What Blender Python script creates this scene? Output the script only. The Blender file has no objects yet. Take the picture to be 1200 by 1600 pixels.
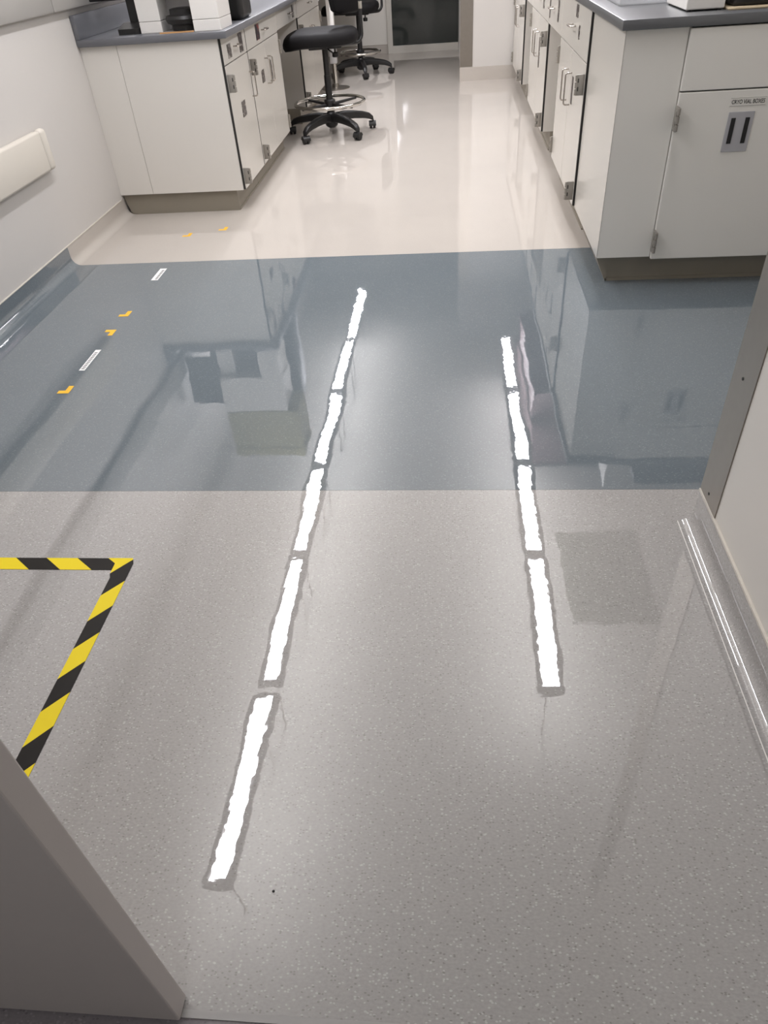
import bpy, bmesh, math, random
from mathutils import Vector, Matrix

random.seed(7)
SC = bpy.context.scene
COL = SC.collection

# ------------------------------------------------------------------ camera
cam_d = bpy.data.cameras.new('camera')
cam = bpy.data.objects.new('camera', cam_d)
COL.objects.link(cam)
R_ = ((9.95573397e-01, -4.40909388e-04, -9.39862543e-02),
      (7.18483610e-02, -6.41108452e-01, 7.64079685e-01),
      (-6.05922719e-02, -7.67450167e-01, -6.38238841e-01))
right = Vector((R_[0][0], R_[1][0], R_[2][0]))
down = Vector((R_[0][1], R_[1][1], R_[2][1]))
fwd = Vector((R_[0][2], R_[1][2], R_[2][2]))
m = Matrix.Identity(4)
for i in range(3):
    m[i][0] = right[i]; m[i][1] = -down[i]; m[i][2] = -fwd[i]
m[2][3] = 1.4
cam.matrix_world = m
cam_d.sensor_fit = 'VERTICAL'
cam_d.sensor_height = 24.0
cam_d.lens = 24.0 * 1106.0 / 1600.0
cam_d.clip_start = 0.02
SC.camera = cam

# ------------------------------------------------------------------ world / exposure
w = bpy.data.worlds.new('world')
SC.world = w
w.use_nodes = True
w.node_tree.nodes['Background'].inputs[0].default_value = (0.9, 0.92, 1.0, 1)
w.node_tree.nodes['Background'].inputs[1].default_value = 0.0   # fully enclosed interior
SC.view_settings.view_transform = 'Standard'
SC.view_settings.look = 'None'
SC.view_settings.exposure = 0.04
SC.view_settings.gamma = 1.0
SC.view_settings.use_curve_mapping = False
SC.cycles.caustics_reflective = False
SC.cycles.caustics_refractive = False
SC.cycles.sample_clamp_indirect = 4.0
SC.cycles.max_bounces = 7
SC.cycles.diffuse_bounces = 4
SC.cycles.glossy_bounces = 3
LED = 43.0            # radiance of the strip-light diffusers
LED_UP = 36.0
LED_COL = (1.0, 0.995, 1.05)

# ------------------------------------------------------------------ materials
def srgb(r, g, b):
    f = lambda c: (c / 255 / 12.92) if c / 255 <= 0.04045 else ((c / 255 + 0.055) / 1.055) ** 2.4
    return (f(r), f(g), f(b), 1)

def base_mat(name):
    mt = bpy.data.materials.new(name)
    mt.use_nodes = True
    return mt, mt.node_tree, mt.node_tree.nodes['Principled BSDF']

def N(nt, typ, **kw):
    n = nt.nodes.new(typ)
    for k, v in kw.items():
        setattr(n, k, v)
    return n

def mat(name, col, rough=0.5, metal=0.0, var=0.04, scale=6.0, bump=0.0, bscale=60.0, spec=0.5, trans=0.0, alpha=1.0):
    mt, nt, p = base_mat(name)
    tc = N(nt, 'ShaderNodeTexCoord')
    nz = N(nt, 'ShaderNodeTexNoise')
    nz.inputs['Scale'].default_value = scale
    nz.inputs['Detail'].default_value = 4
    nt.links.new(tc.outputs['Object'], nz.inputs['Vector'])
    rp = N(nt, 'ShaderNodeMix', data_type='RGBA')
    rp.inputs['A'].default_value = tuple(c * (1 - var) for c in col[:3]) + (1,)
    rp.inputs['B'].default_value = tuple(min(1, c * (1 + var)) for c in col[:3]) + (1,)
    nt.links.new(nz.outputs['Fac'], rp.inputs['Factor'])
    nt.links.new(rp.outputs['Result'], p.inputs['Base Color'])
    p.inputs['Roughness'].default_value = rough
    p.inputs['Metallic'].default_value = metal
    p.inputs['Specular IOR Level'].default_value = spec
    p.inputs['Transmission Weight'].default_value = trans
    p.inputs['Alpha'].default_value = alpha
    if bump:
        n2 = N(nt, 'ShaderNodeTexNoise')
        n2.inputs['Scale'].default_value = bscale
        nt.links.new(tc.outputs['Object'], n2.inputs['Vector'])
        b = N(nt, 'ShaderNodeBump')
        b.inputs['Strength'].default_value = bump
        b.inputs['Distance'].default_value = 0.002
        nt.links.new(n2.outputs['Fac'], b.inputs['Height'])
        nt.links.new(b.outputs['Normal'], p.inputs['Normal'])
    return mt

def floor_mat(name, base, light, dark, rough, fleck=1.0, wave=1.0, peel=1.0, ior=1.72):
    """Sheet vinyl: base colour with small light and dark flecks, polished, slightly wavy."""
    mt, nt, p = base_mat(name)
    tc = N(nt, 'ShaderNodeTexCoord')
    mp = N(nt, 'ShaderNodeMapping')
    mp.inputs['Scale'].default_value = (0.75, 1.25, 1)
    # (x + z, y): the pattern runs up the coved edges without streaking
    sp = N(nt, 'ShaderNodeSeparateXYZ'); nt.links.new(tc.outputs['Object'], sp.inputs[0])
    ad = N(nt, 'ShaderNodeMath', operation='ADD'); nt.links.new(sp.outputs['X'], ad.inputs[0]); nt.links.new(sp.outputs['Z'], ad.inputs[1])
    cb = N(nt, 'ShaderNodeCombineXYZ'); nt.links.new(ad.outputs[0], cb.inputs['X']); nt.links.new(sp.outputs['Y'], cb.inputs['Y'])
    nt.links.new(cb.outputs[0], mp.inputs['Vector'])
    # layers of flecks
    cur = None
    cl = N(nt, 'ShaderNodeTexNoise'); cl.inputs['Scale'].default_value = 2.2; cl.inputs['Detail'].default_value = 3
    nt.links.new(tc.outputs['Object'], cl.inputs['Vector'])
    fine = N(nt, 'ShaderNodeTexNoise'); fine.inputs['Scale'].default_value = 170; fine.inputs['Detail'].default_value = 2; fine.noise_dimensions = '2D'
    nt.links.new(mp.outputs['Vector'], fine.inputs['Vector'])
    mixb = N(nt, 'ShaderNodeMix', data_type='RGBA')
    mixb.inputs['A'].default_value = tuple(c * (1 - 0.16 * fleck) for c in base[:3]) + (1,)
    mixb.inputs['B'].default_value = tuple(min(1, c * (1 + 0.14 * fleck)) for c in base[:3]) + (1,)
    nt.links.new(fine.outputs['Fac'], mixb.inputs['Factor'])
    mixc = N(nt, 'ShaderNodeMix', data_type='RGBA', blend_type='MULTIPLY')
    mixc.inputs['Factor'].default_value = 1
    rr = N(nt, 'ShaderNodeMapRange')
    rr.inputs['To Min'].default_value = 0.95; rr.inputs['To Max'].default_value = 1.04
    nt.links.new(cl.outputs['Fac'], rr.inputs['Value'])
    nt.links.new(mixb.outputs['Result'], mixc.inputs['A'])
    nt.links.new(rr.outputs['Result'], mixc.inputs['B'])
    cur = mixc.outputs['Result']
    for sc_, col, lo, size, off in ((230, light, 0.915, 0.40, 0.0), (220, dark, 0.915, 0.38, 31.7), (140, light, 0.97, 0.30, 11.3)):
        mo = N(nt, 'ShaderNodeVectorMath', operation='ADD')
        mo.inputs[1].default_value = (off, off * 0.7, 0)
        nt.links.new(mp.outputs['Vector'], mo.inputs[0])
        v = N(nt, 'ShaderNodeTexVoronoi'); v.voronoi_dimensions = '2D'
        v.inputs['Scale'].default_value = sc_
        nt.links.new(mo.outputs['Vector'], v.inputs['Vector'])
        sx = N(nt, 'ShaderNodeSeparateColor')
        nt.links.new(v.outputs['Color'], sx.inputs['Color'])
        g1 = N(nt, 'ShaderNodeMath', operation='GREATER_THAN'); g1.inputs[1].default_value = lo
        nt.links.new(sx.outputs['Red'], g1.inputs[0])
        g2 = N(nt, 'ShaderNodeMath', operation='LESS_THAN'); g2.inputs[1].default_value = size
        nt.links.new(v.outputs['Distance'], g2.inputs[0])
        mu = N(nt, 'ShaderNodeMath', operation='MULTIPLY')
        nt.links.new(g1.outputs[0], mu.inputs[0]); nt.links.new(g2.outputs[0], mu.inputs[1])
        mf = N(nt, 'ShaderNodeMath', operation='MULTIPLY'); mf.inputs[1].default_value = 0.55 * fleck
        nt.links.new(mu.outputs[0], mf.inputs[0])
        mx = N(nt, 'ShaderNodeMix', data_type='RGBA')
        nt.links.new(mf.outputs[0], mx.inputs['Factor'])
        nt.links.new(cur, mx.inputs['A'])
        mx.inputs['B'].default_value = col
        cur = mx.outputs['Result']
    nt.links.new(cur, p.inputs['Base Color'])
    p.inputs['Roughness'].default_value = rough
    p.inputs['IOR'].default_value = ior
    # polish: long soft undulation plus fine orange peel
    n1 = N(nt, 'ShaderNodeTexNoise'); n1.noise_dimensions = '2D'; n1.inputs['Scale'].default_value = 2.6; n1.inputs['Detail'].default_value = 1
    nt.links.new(tc.outputs['Object'], n1.inputs['Vector'])
    n2 = N(nt, 'ShaderNodeTexNoise'); n2.noise_dimensions = '2D'; n2.inputs['Scale'].default_value = 22; n2.inputs['Detail'].default_value = 2.0
    nt.links.new(tc.outputs['Object'], n2.inputs['Vector'])
    b1 = N(nt, 'ShaderNodeBump'); b1.inputs['Strength'].default_value = 1.0; b1.inputs['Distance'].default_value = 0.0015 * wave
    nt.links.new(n1.outputs['Fac'], b1.inputs['Height'])
    b2 = N(nt, 'ShaderNodeBump'); b2.inputs['Strength'].default_value = 1.0; b2.inputs['Distance'].default_value = 0.00009 * peel
    nt.links.new(n2.outputs['Fac'], b2.inputs['Height'])
    nt.links.new(b1.outputs['Normal'], b2.inputs['Normal'])
    nt.links.new(b2.outputs['Normal'], p.inputs['Normal'])
    return mt

def stripe_mat(name, ax, ay, s0, pitch, c1, c2, rough=0.5):
    """Diagonal two-colour print: s = ax*x + ay*y, c1 for the first half of each pitch."""
    mt, nt, p = base_mat(name)
    tc = N(nt, 'ShaderNodeTexCoord')
    d = N(nt, 'ShaderNodeVectorMath', operation='DOT_PRODUCT')
    d.inputs[1].default_value = (ax / pitch, ay / pitch, 0)
    nt.links.new(tc.outputs['Object'], d.inputs[0])
    a = N(nt, 'ShaderNodeMath', operation='ADD'); a.inputs[1].default_value = -s0 / pitch + 100
    nt.links.new(d.outputs['Value'], a.inputs[0])
    fr = N(nt, 'ShaderNodeMath', operation='FRACT')
    nt.links.new(a.outputs[0], fr.inputs[0])
    lt = N(nt, 'ShaderNodeMath', operation='LESS_THAN'); lt.inputs[1].default_value = 0.5
    nt.links.new(fr.outputs[0], lt.inputs[0])
    mx = N(nt, 'ShaderNodeMix', data_type='RGBA')
    nt.links.new(lt.outputs[0], mx.inputs['Factor'])
    mx.inputs['A'].default_value = c2; mx.inputs['B'].default_value = c1
    nt.links.new(mx.outputs['Result'], p.inputs['Base Color'])
    p.inputs['Roughness'].default_value = rough
    p.inputs['Specular IOR Level'].default_value = 0.2
    return mt

def emit_mat(name, col, strength):
    mt, nt, p = base_mat(name)
    p.inputs['Base Color'].default_value = (0.6, 0.6, 0.6, 1)
    p.inputs['Emission Color'].default_value = col + (1,)
    p.inputs['Emission Strength'].default_value = strength
    mt.cycles.emission_sampling = 'FRONT'
    return mt

def card_mat(name, back, ink, scale, thr=0.5, stretch=(1, 1, 1)):
    """A small printed card: blotchy ink on a paper tone."""
    mt, nt, p = base_mat(name)
    tc = N(nt, 'ShaderNodeTexCoord')
    mp = N(nt, 'ShaderNodeMapping'); mp.inputs['Scale'].default_value = stretch
    nt.links.new(tc.outputs['Object'], mp.inputs['Vector'])
    v = N(nt, 'ShaderNodeTexNoise'); v.inputs['Scale'].default_value = scale; v.inputs['Detail'].default_value = 3
    nt.links.new(mp.outputs['Vector'], v.inputs['Vector'])
    g = N(nt, 'ShaderNodeMath', operation='GREATER_THAN'); g.inputs[1].default_value = thr
    nt.links.new(v.outputs['Fac'], g.inputs[0])
    mx = N(nt, 'ShaderNodeMix', data_type='RGBA')
    nt.links.new(g.outputs[0], mx.inputs['Factor'])
    mx.inputs['A'].default_value = back; mx.inputs['B'].default_value = ink
    nt.links.new(mx.outputs['Result'], p.inputs['Base Color'])
    p.inputs['Roughness'].default_value = 0.3
    return mt

M = {}
M['grey_vinyl'] = floor_mat('grey_vinyl', srgb(160, 157, 154), srgb(198, 196, 193), srgb(116, 112, 109), 0.015, ior=2.0)
M['blue_vinyl'] = floor_mat('blue_vinyl', srgb(106, 114, 119), srgb(150, 157, 160), srgb(78, 86, 92), 0.015, fleck=0.6, ior=2.05)
M['cream_vinyl'] = floor_mat('cream_vinyl', srgb(182, 175, 167), srgb(190, 184, 176), srgb(174, 167, 159), 0.02, fleck=0.25, wave=0.25, peel=0.0, ior=1.46)
M['corridor'] = floor_mat('corridor', srgb(132, 126, 128), srgb(160, 155, 155), srgb(95, 90, 92), 0.12)
M['wall'] = mat('wall_paint', srgb(196, 192, 187), 0.5, var=0.012, scale=3, bump=0.05, bscale=90)
M['ceiling'] = mat('ceiling_paint', srgb(226, 223, 216), 0.8, var=0.01)
M['enamel'] = mat('white_enamel', srgb(204, 200, 192), 0.22, var=0.01, scale=3)
M['panel'] = mat('grey_white_panel', srgb(216, 212, 205), 0.35, var=0.01, scale=3)
M['panel_lightened'] = mat('bench_end_lightened', srgb(234, 231, 224), 0.35, var=0.01, scale=3)  # panel white lightened to offset the weak light on this bench end
M['inside'] = mat('gap_shade_and_slots', srgb(40, 38, 36), 0.7)  # near-black for painted shade in door gaps, also hinge slots
M['toe'] = mat('rubber_toe', srgb(138, 131, 118), 0.45, var=0.05)
M['epoxy'] = mat('grey_epoxy', srgb(99, 100, 104), 0.3, var=0.05, scale=14)
M['epoxy_dark'] = mat('dark_grey_epoxy', srgb(96, 97, 98), 0.28, var=0.05, scale=14)
M['steel'] = mat('brushed_steel', srgb(150, 144, 136), 0.38, metal=1.0, var=0.06, scale=30)
M['hinge'] = mat('nickel_hinge', srgb(152, 147, 139), 0.4, metal=0.35)
M['chrome'] = mat('chrome', srgb(215, 212, 206), 0.12, metal=1.0)
M['pull'] = mat('satin_wire', srgb(176, 170, 163), 0.25, metal=0.9)
M['black_pl'] = mat('black_plastic', srgb(26, 25, 25), 0.42, var=0.1)
M['black_vinyl'] = mat('black_upholstery', srgb(24, 23, 24), 0.65, var=0.08, bump=0.15, bscale=220, spec=0.16)
M['rubber'] = mat('caster_rubber', srgb(20, 20, 20), 0.5)
M['door'] = mat('grey_door_paint', srgb(208, 201, 196), 0.45, var=0.03, bump=0.06, bscale=120)
M['glass'] = mat('glass_dark_beyond', srgb(50, 54, 52), 0.06, var=0.03, spec=0.6)  # darkness of the room beyond is put into the pane colour
M['frame'] = mat('aluminium_frame', srgb(196, 192, 184), 0.4, var=0.02)
M['rail'] = mat('ivory_bumper', srgb(206, 200, 189), 0.4, var=0.01)
M['trunk'] = mat('grey_raceway', srgb(158, 155, 150), 0.5, var=0.02)
M['white_pl'] = mat('white_plastic', srgb(224, 221, 216), 0.35, var=0.01)
M['grey_pl'] = mat('grey_plastic', srgb(160, 157, 154), 0.45)
M['clear'] = mat('frosted_plastic', srgb(205, 206, 208), 0.25, alpha=0.55)
M['beige'] = mat('beige_plate', srgb(206, 188, 158), 0.35)
M['copper'] = mat('amber_lip', srgb(196, 150, 100), 0.3)
M['yellow'] = mat('yellow_card', srgb(158, 150, 112), 0.6)
M['screen'] = mat('screen', srgb(24, 25, 28), 0.15)
M['housing'] = mat('light_housing', srgb(226, 224, 220), 0.5)
M['led_up'] = emit_mat('led_uplight_diffuser', LED_COL, LED_UP)
M['led_far'] = emit_mat('led_diffuser_far', LED_COL, LED * 2.1)
M['led_corridor_fill'] = emit_mat('corridor_fill_diffuser', (0.95, 0.96, 1.0), 15.0)  # emission of the added corridor fill
M['led'] = emit_mat('led_diffuser', LED_COL, LED)
M['mauve'] = mat('mauve_laminate', srgb(138, 118, 120), 0.5)
M['vent'] = mat('vent_grey', srgb(150, 152, 140), 0.6)
M['white_card'] = mat('white_card', srgb(236, 236, 234), 0.45)
M['ink'] = mat('ink', srgb(28, 26, 26), 0.6)
M['greyink'] = mat('grey_ink', srgb(95, 92, 90), 0.6)
M['holder'] = card_mat('label_dark', srgb(150, 145, 140), srgb(66, 58, 55), 60, 0.42)
M['holder_red'] = card_mat('label_red', srgb(46, 36, 40), srgb(160, 70, 60), 28, 0.58)
M['pad'] = mat('grey_foam_pad', srgb(176, 175, 178), 0.6)
M['orange_tape'] = mat('amber_tape', srgb(240, 184, 48), 0.45)
YEL, BLK = srgb(232, 208, 40), srgb(32, 29, 26)
M['haz_x'] = stripe_mat('hazard_print_across', 1.0, 1.29, -1.24 + 1.29 * 1.412, 0.1935, BLK, YEL)
M['haz_y'] = stripe_mat('hazard_print_along', -1.19, 1.0, 1.119 + 1.19 * 0.978, 0.1905, BLK, YEL)

# ------------------------------------------------------------------ mesh helpers
class MB:
    def __init__(s):
        s.bm = bmesh.new()
    def box(s, x0, x1, y0, y1, z0, z1, bevel=0.0, seg=2):
        x0, x1 = sorted((x0, x1)); y0, y1 = sorted((y0, y1)); z0, z1 = sorted((z0, z1))
        r = bmesh.ops.create_cube(s.bm, size=1)
        vs = r['verts']
        for v in vs:
            v.co = Vector(((x0 + x1) / 2 + v.co.x * (x1 - x0), (y0 + y1) / 2 + v.co.y * (y1 - y0), (z0 + z1) / 2 + v.co.z * (z1 - z0)))
        if bevel:
            es = list({e for v in vs for e in v.link_edges})
            bmesh.ops.bevel(s.bm, geom=es, offset=bevel, segments=seg, affect='EDGES', profile=0.5)
        return s
    def tube(s, pts, r, n=8, closed=False, caps=True):
        pts = [Vector(p) for p in pts]
        rs = r if isinstance(r, (list, tuple)) else [r] * len(pts)
        rings = []
        L = len(pts)
        up = None
        for i, p in enumerate(pts):
            if closed:
                t = (pts[(i + 1) % L] - pts[i - 1]).normalized()
            else:
                t = (pts[min(i + 1, L - 1)] - pts[max(i - 1, 0)]).normalized()
            if up is None:
                up = Vector((0, 0, 1)) if abs(t.z) < 0.9 else Vector((1, 0, 0))
            u = (up - t * up.dot(t)).normalized()
            up = u
            v = t.cross(u)
            rings.append([s.bm.verts.new(p + (u * math.cos(2 * math.pi * k / n) + v * math.sin(2 * math.pi * k / n)) * rs[i]) for k in range(n)])
        for i in range(L if closed else L - 1):
            a, b = rings[i], rings[(i + 1) % L]
            for k in range(n):
                s.bm.faces.new((a[k], a[(k + 1) % n], b[(k + 1) % n], b[k]))
        if caps and not closed:
            s.bm.faces.new(rings[0][::-1]); s.bm.faces.new(rings[-1])
        return s
    def lathe(s, prof, c=(0, 0, 0), n=32, axis='Z', sx=1, sy=1):
        rings = []
        for r, h in prof:
            ring = []
            for k in range(n):
                a = 2 * math.pi * k / n
                q = (r * math.cos(a) * sx, r * math.sin(a) * sy, h)
                if axis == 'Y': q = (q[0], q[2], q[1])
                if axis == 'X': q = (q[2], q[0], q[1])
                ring.append(s.bm.verts.new(Vector(c) + Vector(q)))
            rings.append(ring)
        for a, b in zip(rings, rings[1:]):
            for k in range(n):
                s.bm.faces.new((a[k], a[(k + 1) % n], b[(k + 1) % n], b[k]))
        s.bm.faces.new(rings[0][::-1]); s.bm.faces.new(rings[-1])
        return s
    def prism(s, poly, ax, a0, a1):
        """poly: 2-D points; extruded along axis ax ('X','Y','Z') from a0 to a1."""
        def co(p, t):
            return {'X': (t, p[0], p[1]), 'Y': (p[0], t, p[1]), 'Z': (p[0], p[1], t)}[ax]
        A = [s.bm.verts.new(co(p, a0)) for p in poly]
        B = [s.bm.verts.new(co(p, a1)) for p in poly]
        n = len(poly)
        for i in range(n):
            s.bm.faces.new((A[i], A[(i + 1) % n], B[(i + 1) % n], B[i]))
        s.bm.faces.new(A[::-1]); s.bm.faces.new(B)
        return s
    def xform(s, mx):
        bmesh.ops.transform(s.bm, matrix=mx, verts=s.bm.verts[:])
        return s
    def build(s, name, material, parent=None, smooth=False, origin=None):
        bmesh.ops.recalc_face_normals(s.bm, faces=s.bm.faces[:])
        base = Vector((0, 0, 0))
        if parent is not None:
            base = WORLD[parent.name_full]
        off = Vector(origin) if origin is not None else base
        bmesh.ops.translate(s.bm, verts=s.bm.verts[:], vec=-off)
        me = bpy.data.meshes.new(name)
        s.bm.to_mesh(me); s.bm.free()
        if smooth:
            for f in me.polygons: f.use_smooth = True
            try:
                me.set_sharp_from_angle(angle=math.radians(38))
            except Exception:
                pass
        o = bpy.data.objects.new(name, me)
        me.materials.append(M[material])
        COL.objects.link(o)
        if parent is not None:
            o.parent = parent
        o.location = off - base
        WORLD[o.name_full] = off
        return o

WORLD = {}

def tag(o, label, cat=None, group=None, kind=None):
    if label: o['label'] = label
    if cat: o['category'] = cat
    if group: o['group'] = group
    if kind: o['kind'] = kind
    return o

def thing(name, loc, label, cat, group=None):
    o = bpy.data.objects.new(name, None)
    o.empty_display_size = 0.1
    COL.objects.link(o)
    o.location = loc
    WORLD[o.name_full] = Vector(loc)
    return tag(o, label, cat, group)

def struct(o, label, cat=None):
    return tag(o, label, cat, kind='structure')

def text_mesh(txt, size, material, name, parent, mx):
    cu = bpy.data.curves.new(name, 'FONT')
    cu.body = txt; cu.size = size; cu.align_x = 'CENTER'; cu.align_y = 'CENTER'; cu.offset = size * 0.012
    tmp = bpy.data.objects.new(name + '_tmp', cu)
    COL.objects.link(tmp)
    bpy.context.view_layer.update()
    dg = bpy.context.evaluated_depsgraph_get()
    me = bpy.data.meshes.new_from_object(tmp.evaluated_get(dg))
    bpy.data.objects.remove(tmp)
    me.transform(mx)
    base = WORLD[parent.name_full]
    me.transform(Matrix.Translation(-base))
    me.name = name
    me.materials.clear(); me.materials.append(M[material])
    o = bpy.data.objects.new(name, me)
    COL.objects.link(o); o.parent = parent
    WORLD[o.name_full] = base.copy()
    return o

# ------------------------------------------------------------------ structure
WL, WR, CEIL = -2.16, 2.20, 3.07     # left wall, right wall, ceiling
YB = 11.70                            # back wall
YF = 0.336                            # door plane (front wall)
SX = 0.708                            # face of the short wall by the doorway
SE = 1.64                             # where that wall ends
Y_GB, Y_BC = 1.785, 3.885             # grey | blue | cream seams

sub = struct(MB().box(WL - 0.15, WR + 0.15, -2.0, YB + 0.1, -0.12, -0.006).build('floor', 'corridor'), 'sheet vinyl floor in three colours with coved edges', 'floor')
def sheet(name, material, x0, x1, y0, y1, label):
    b = MB().box(x0, x1, y0, y1, -0.006, 0.0)
    o = b.build(name, material, sub)
    o['label'] = label
    return o
gv = sheet('grey_sheet', 'grey_vinyl', WL, WR, YF + 0.016, Y_GB, 'pale grey speckled vinyl sheet')
bv = sheet('blue_sheet', 'blue_vinyl', WL, WR, Y_GB + 0.001, Y_BC, 'slate blue vinyl sheet')
cv = sheet('cream_sheet', 'cream_vinyl', WL, WR, Y_BC + 0.001, YB, 'glossy cream vinyl sheet')
MB().box(WL, WR, -2.0, YF + 0.014, -0.006, -0.001).build('corridor_sheet', 'corridor', sub)

def cove_profile(wx, sgn, h=0.105, r=0.05, th=0.004):
    """2-D (x, z) outline of a coved skirting; sgn=+1 when the room lies at +x of the wall."""
    pts = []
    cx, cz = wx + sgn * (r + th), r
    for k in range(9):
        a = math.pi + (math.pi / 2) * k / 8
        pts.append((cx + sgn * math.cos(a) * r, cz + math.sin(a) * r))
    outline = [(wx, 0.0005), (wx, h), (wx + sgn * th, h)] + pts
    outline[-1] = (outline[-1][0], 0.0006)
    return outline
def cove(x, sgn, y0, y1, material, parent, h=0.105, r=0.05):
    o = MB().prism(cove_profile(x, sgn, h, r), 'Y', y0, y1).build('cove_base', material, parent, smooth=True)
    return o
cove(WL, 1, YF + 0.02, Y_GB, 'grey_vinyl', gv)
cove(WL, 1, Y_GB, Y_BC, 'blue_vinyl', bv)
cove(WL, 1, Y_BC, 4.80, 'cream_vinyl', cv)
cove(SX, -1, YF + 0.02, SE, 'grey_vinyl', gv, h=0.112, r=0.036)
# thin pale line beside the right-hand cove
MB().box(SX - 0.046, SX - 0.0435, 0.75, SE - 0.005, 0.0, 0.0009).build('pale_line', 'white_pl', gv)

wl = struct(MB().box(WL - 0.12, WL, YF, YB, 0, CEIL).build('wall_left', 'wall'), 'white painted wall on the left with coved base', 'wall')
MB().box(WL, WL + 0.006, YF + 0.1, 4.74, 0.105, 0.109).build('cap_strip', 'rail', wl)
struct(MB().box(WR, WR + 0.12, SE - 0.15, YB, 0, CEIL).build('wall_right', 'wall'), 'white wall behind the right bench', 'wall')
struct(MB().box(WL - 0.12, WR + 0.12, YF - 0.1, YB + 0.2, CEIL, CEIL + 0.1).build('ceiling', 'ceiling'), 'white ceiling with two rows of strip lights', 'ceiling')
# short wall beside the doorway
b = MB(); b.box(SX, SX + 0.15, YF, SE, 0.0, CEIL); b.box(SX + 0.15, WR, SE - 0.15, SE, 0.0, CEIL)
sw = struct(b.build('wall_stub', 'panel'), 'short white wall on the right ending in a steel corner guard', 'wall')
MB().box(SX - 0.003, SX + 0.0, SE - 0.132, SE, 0.113, 2.4).build('corner_guard', 'steel', sw)['label'] = 'brushed steel corner guard'
MB().box(SX - 0.003, SX + 0.13, SE, SE + 0.003, 0.113, 2.4).build('corner_guard', 'steel', sw)
MB().box(SX - 0.007, SX, YF + 0.05, SE + 0.001, 0.112, 0.118).build('cap_strip', 'rail', sw)
for zz in (0.145, 0.5, 0.9):
    MB().lathe([(0.004, SX - 0.0045), (0.004, SX - 0.002)], (0, SE - 0.06, zz), 10, 'X').build('screw', 'ink', sw)
# front wall around the double door
b = MB(); b.box(WL, -1.40, YF - 0.06, YF + 0.06, 0, CEIL); b.box(-1.40, SX, YF - 0.06, YF + 0.06, 2.2, CEIL); b.box(SX + 0.15, WR, YF - 0.06, YF + 0.06, 0, CEIL)
struct(b.build('wall_front', 'wall'), 'wall around the double doorway', 'wall')
# closed left leaf
dl = struct(MB().box(-1.395, -0.453, YF, YF + 0.037, 0.006, 2.195, bevel=0.0025).build('door_1', 'door'), 'grey painted door leaf edge in the lower left corner', 'door')
MB().box(-1.395, -0.4522, YF + 0.0185, YF + 0.0188, 0.006, 0.0062).build('bottom_seal', 'rubber', dl)
thr = struct(MB().box(-1.4, SX, YF + 0.006, YF + 0.018, -0.004, 0.0015).build('trim_1', 'grey_pl'), 'thin threshold strip across the doorway', 'trim')
b = MB(); b.box(WL - 0.12, WR + 0.12, -2.1, -2.0, 0, CEIL); b.box(WL - 0.12, WL, -2.0, YF - 0.06, 0, CEIL); b.box(WR, WR + 0.12, -2.0, SE - 0.15, 0, CEIL)
struct(b.build('wall_corridor', 'wall'), 'corridor walls behind the viewpoint', 'wall')
struct(MB().box(WL - 0.12, WR + 0.12, -2.1, YF - 0.1, CEIL, CEIL + 0.1).build('ceiling', 'ceiling'), 'corridor ceiling behind the viewpoint', 'ceiling')

# back of the room: glazed door, panel wall, pillar wall
bw = struct(MB().box(WL, -0.87, YB, YB + 0.1, 0, CEIL).build('wall_back', 'panel'), 'plain light panel wall left of the glass door', 'wall')
MB().box(-1.6, -0.875, YB - 0.006, YB, 0.0, 0.1).build('cove_base', 'cream_vinyl', bw)
MB().box(-1.6, -0.875, YB - 0.008, YB, 0.1, 0.104).build('cap_strip', 'toe', bw)
gd = thing('door_2', (-0.3, YB, 0), 'dark glazed door with pale frame at the far end of the aisle', 'door')
gd['kind'] = 'structure'
MB().box(-0.87, -0.795, YB - 0.05, YB + 0.03, 0, 2.3).build('frame_stile', 'frame', gd)
MB().box(0.20, 0.27, YB - 0.05, YB + 0.03, 0, 2.3).build('frame_stile', 'frame', gd)
MB().box(-0.795, 0.20, YB - 0.05, YB + 0.03, 0, 0.085).build('bottom_rail', 'frame', gd)
MB().box(-0.795, 0.20, YB - 0.05, YB + 0.03, 2.22, 2.3).build('top_rail', 'frame', gd)
MB().box(-0.795, 0.20, YB - 0.02, YB - 0.012, 0.085, 2.22).build('glass_pane', 'glass', gd)
MB().box(-0.87, -0.865, YB - 0.056, YB - 0.05, 0, 2.3).build('seal', 'toe', gd)
struct(MB().box(WL, WR, YB + 0.1, YB + 0.2, 0, CEIL).build('wall_back', 'wall'), 'wall beyond the glass door', 'wall')
PY = 9.15
pw = struct(MB().box(0.106, WR, PY, YB - 0.02, 0.13, CEIL).build('wall_pillar', 'wall'), 'white wall end with steel corner guard at the far right', 'wall')
MB().box(0.100, WR, PY - 0.006, YB - 0.05, 0.0, 0.13).build('cove_base', 'cream_vinyl', pw)
MB().box(0.102, 0.237, PY - 0.004, PY, 0.135, 2.4).build('corner_guard', 'steel', pw)['label'] = 'brushed steel corner guard'
MB().box(0.102, 0.106, PY, PY + 0.13, 0.135, 2.4).build('corner_guard', 'steel', pw)

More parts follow.
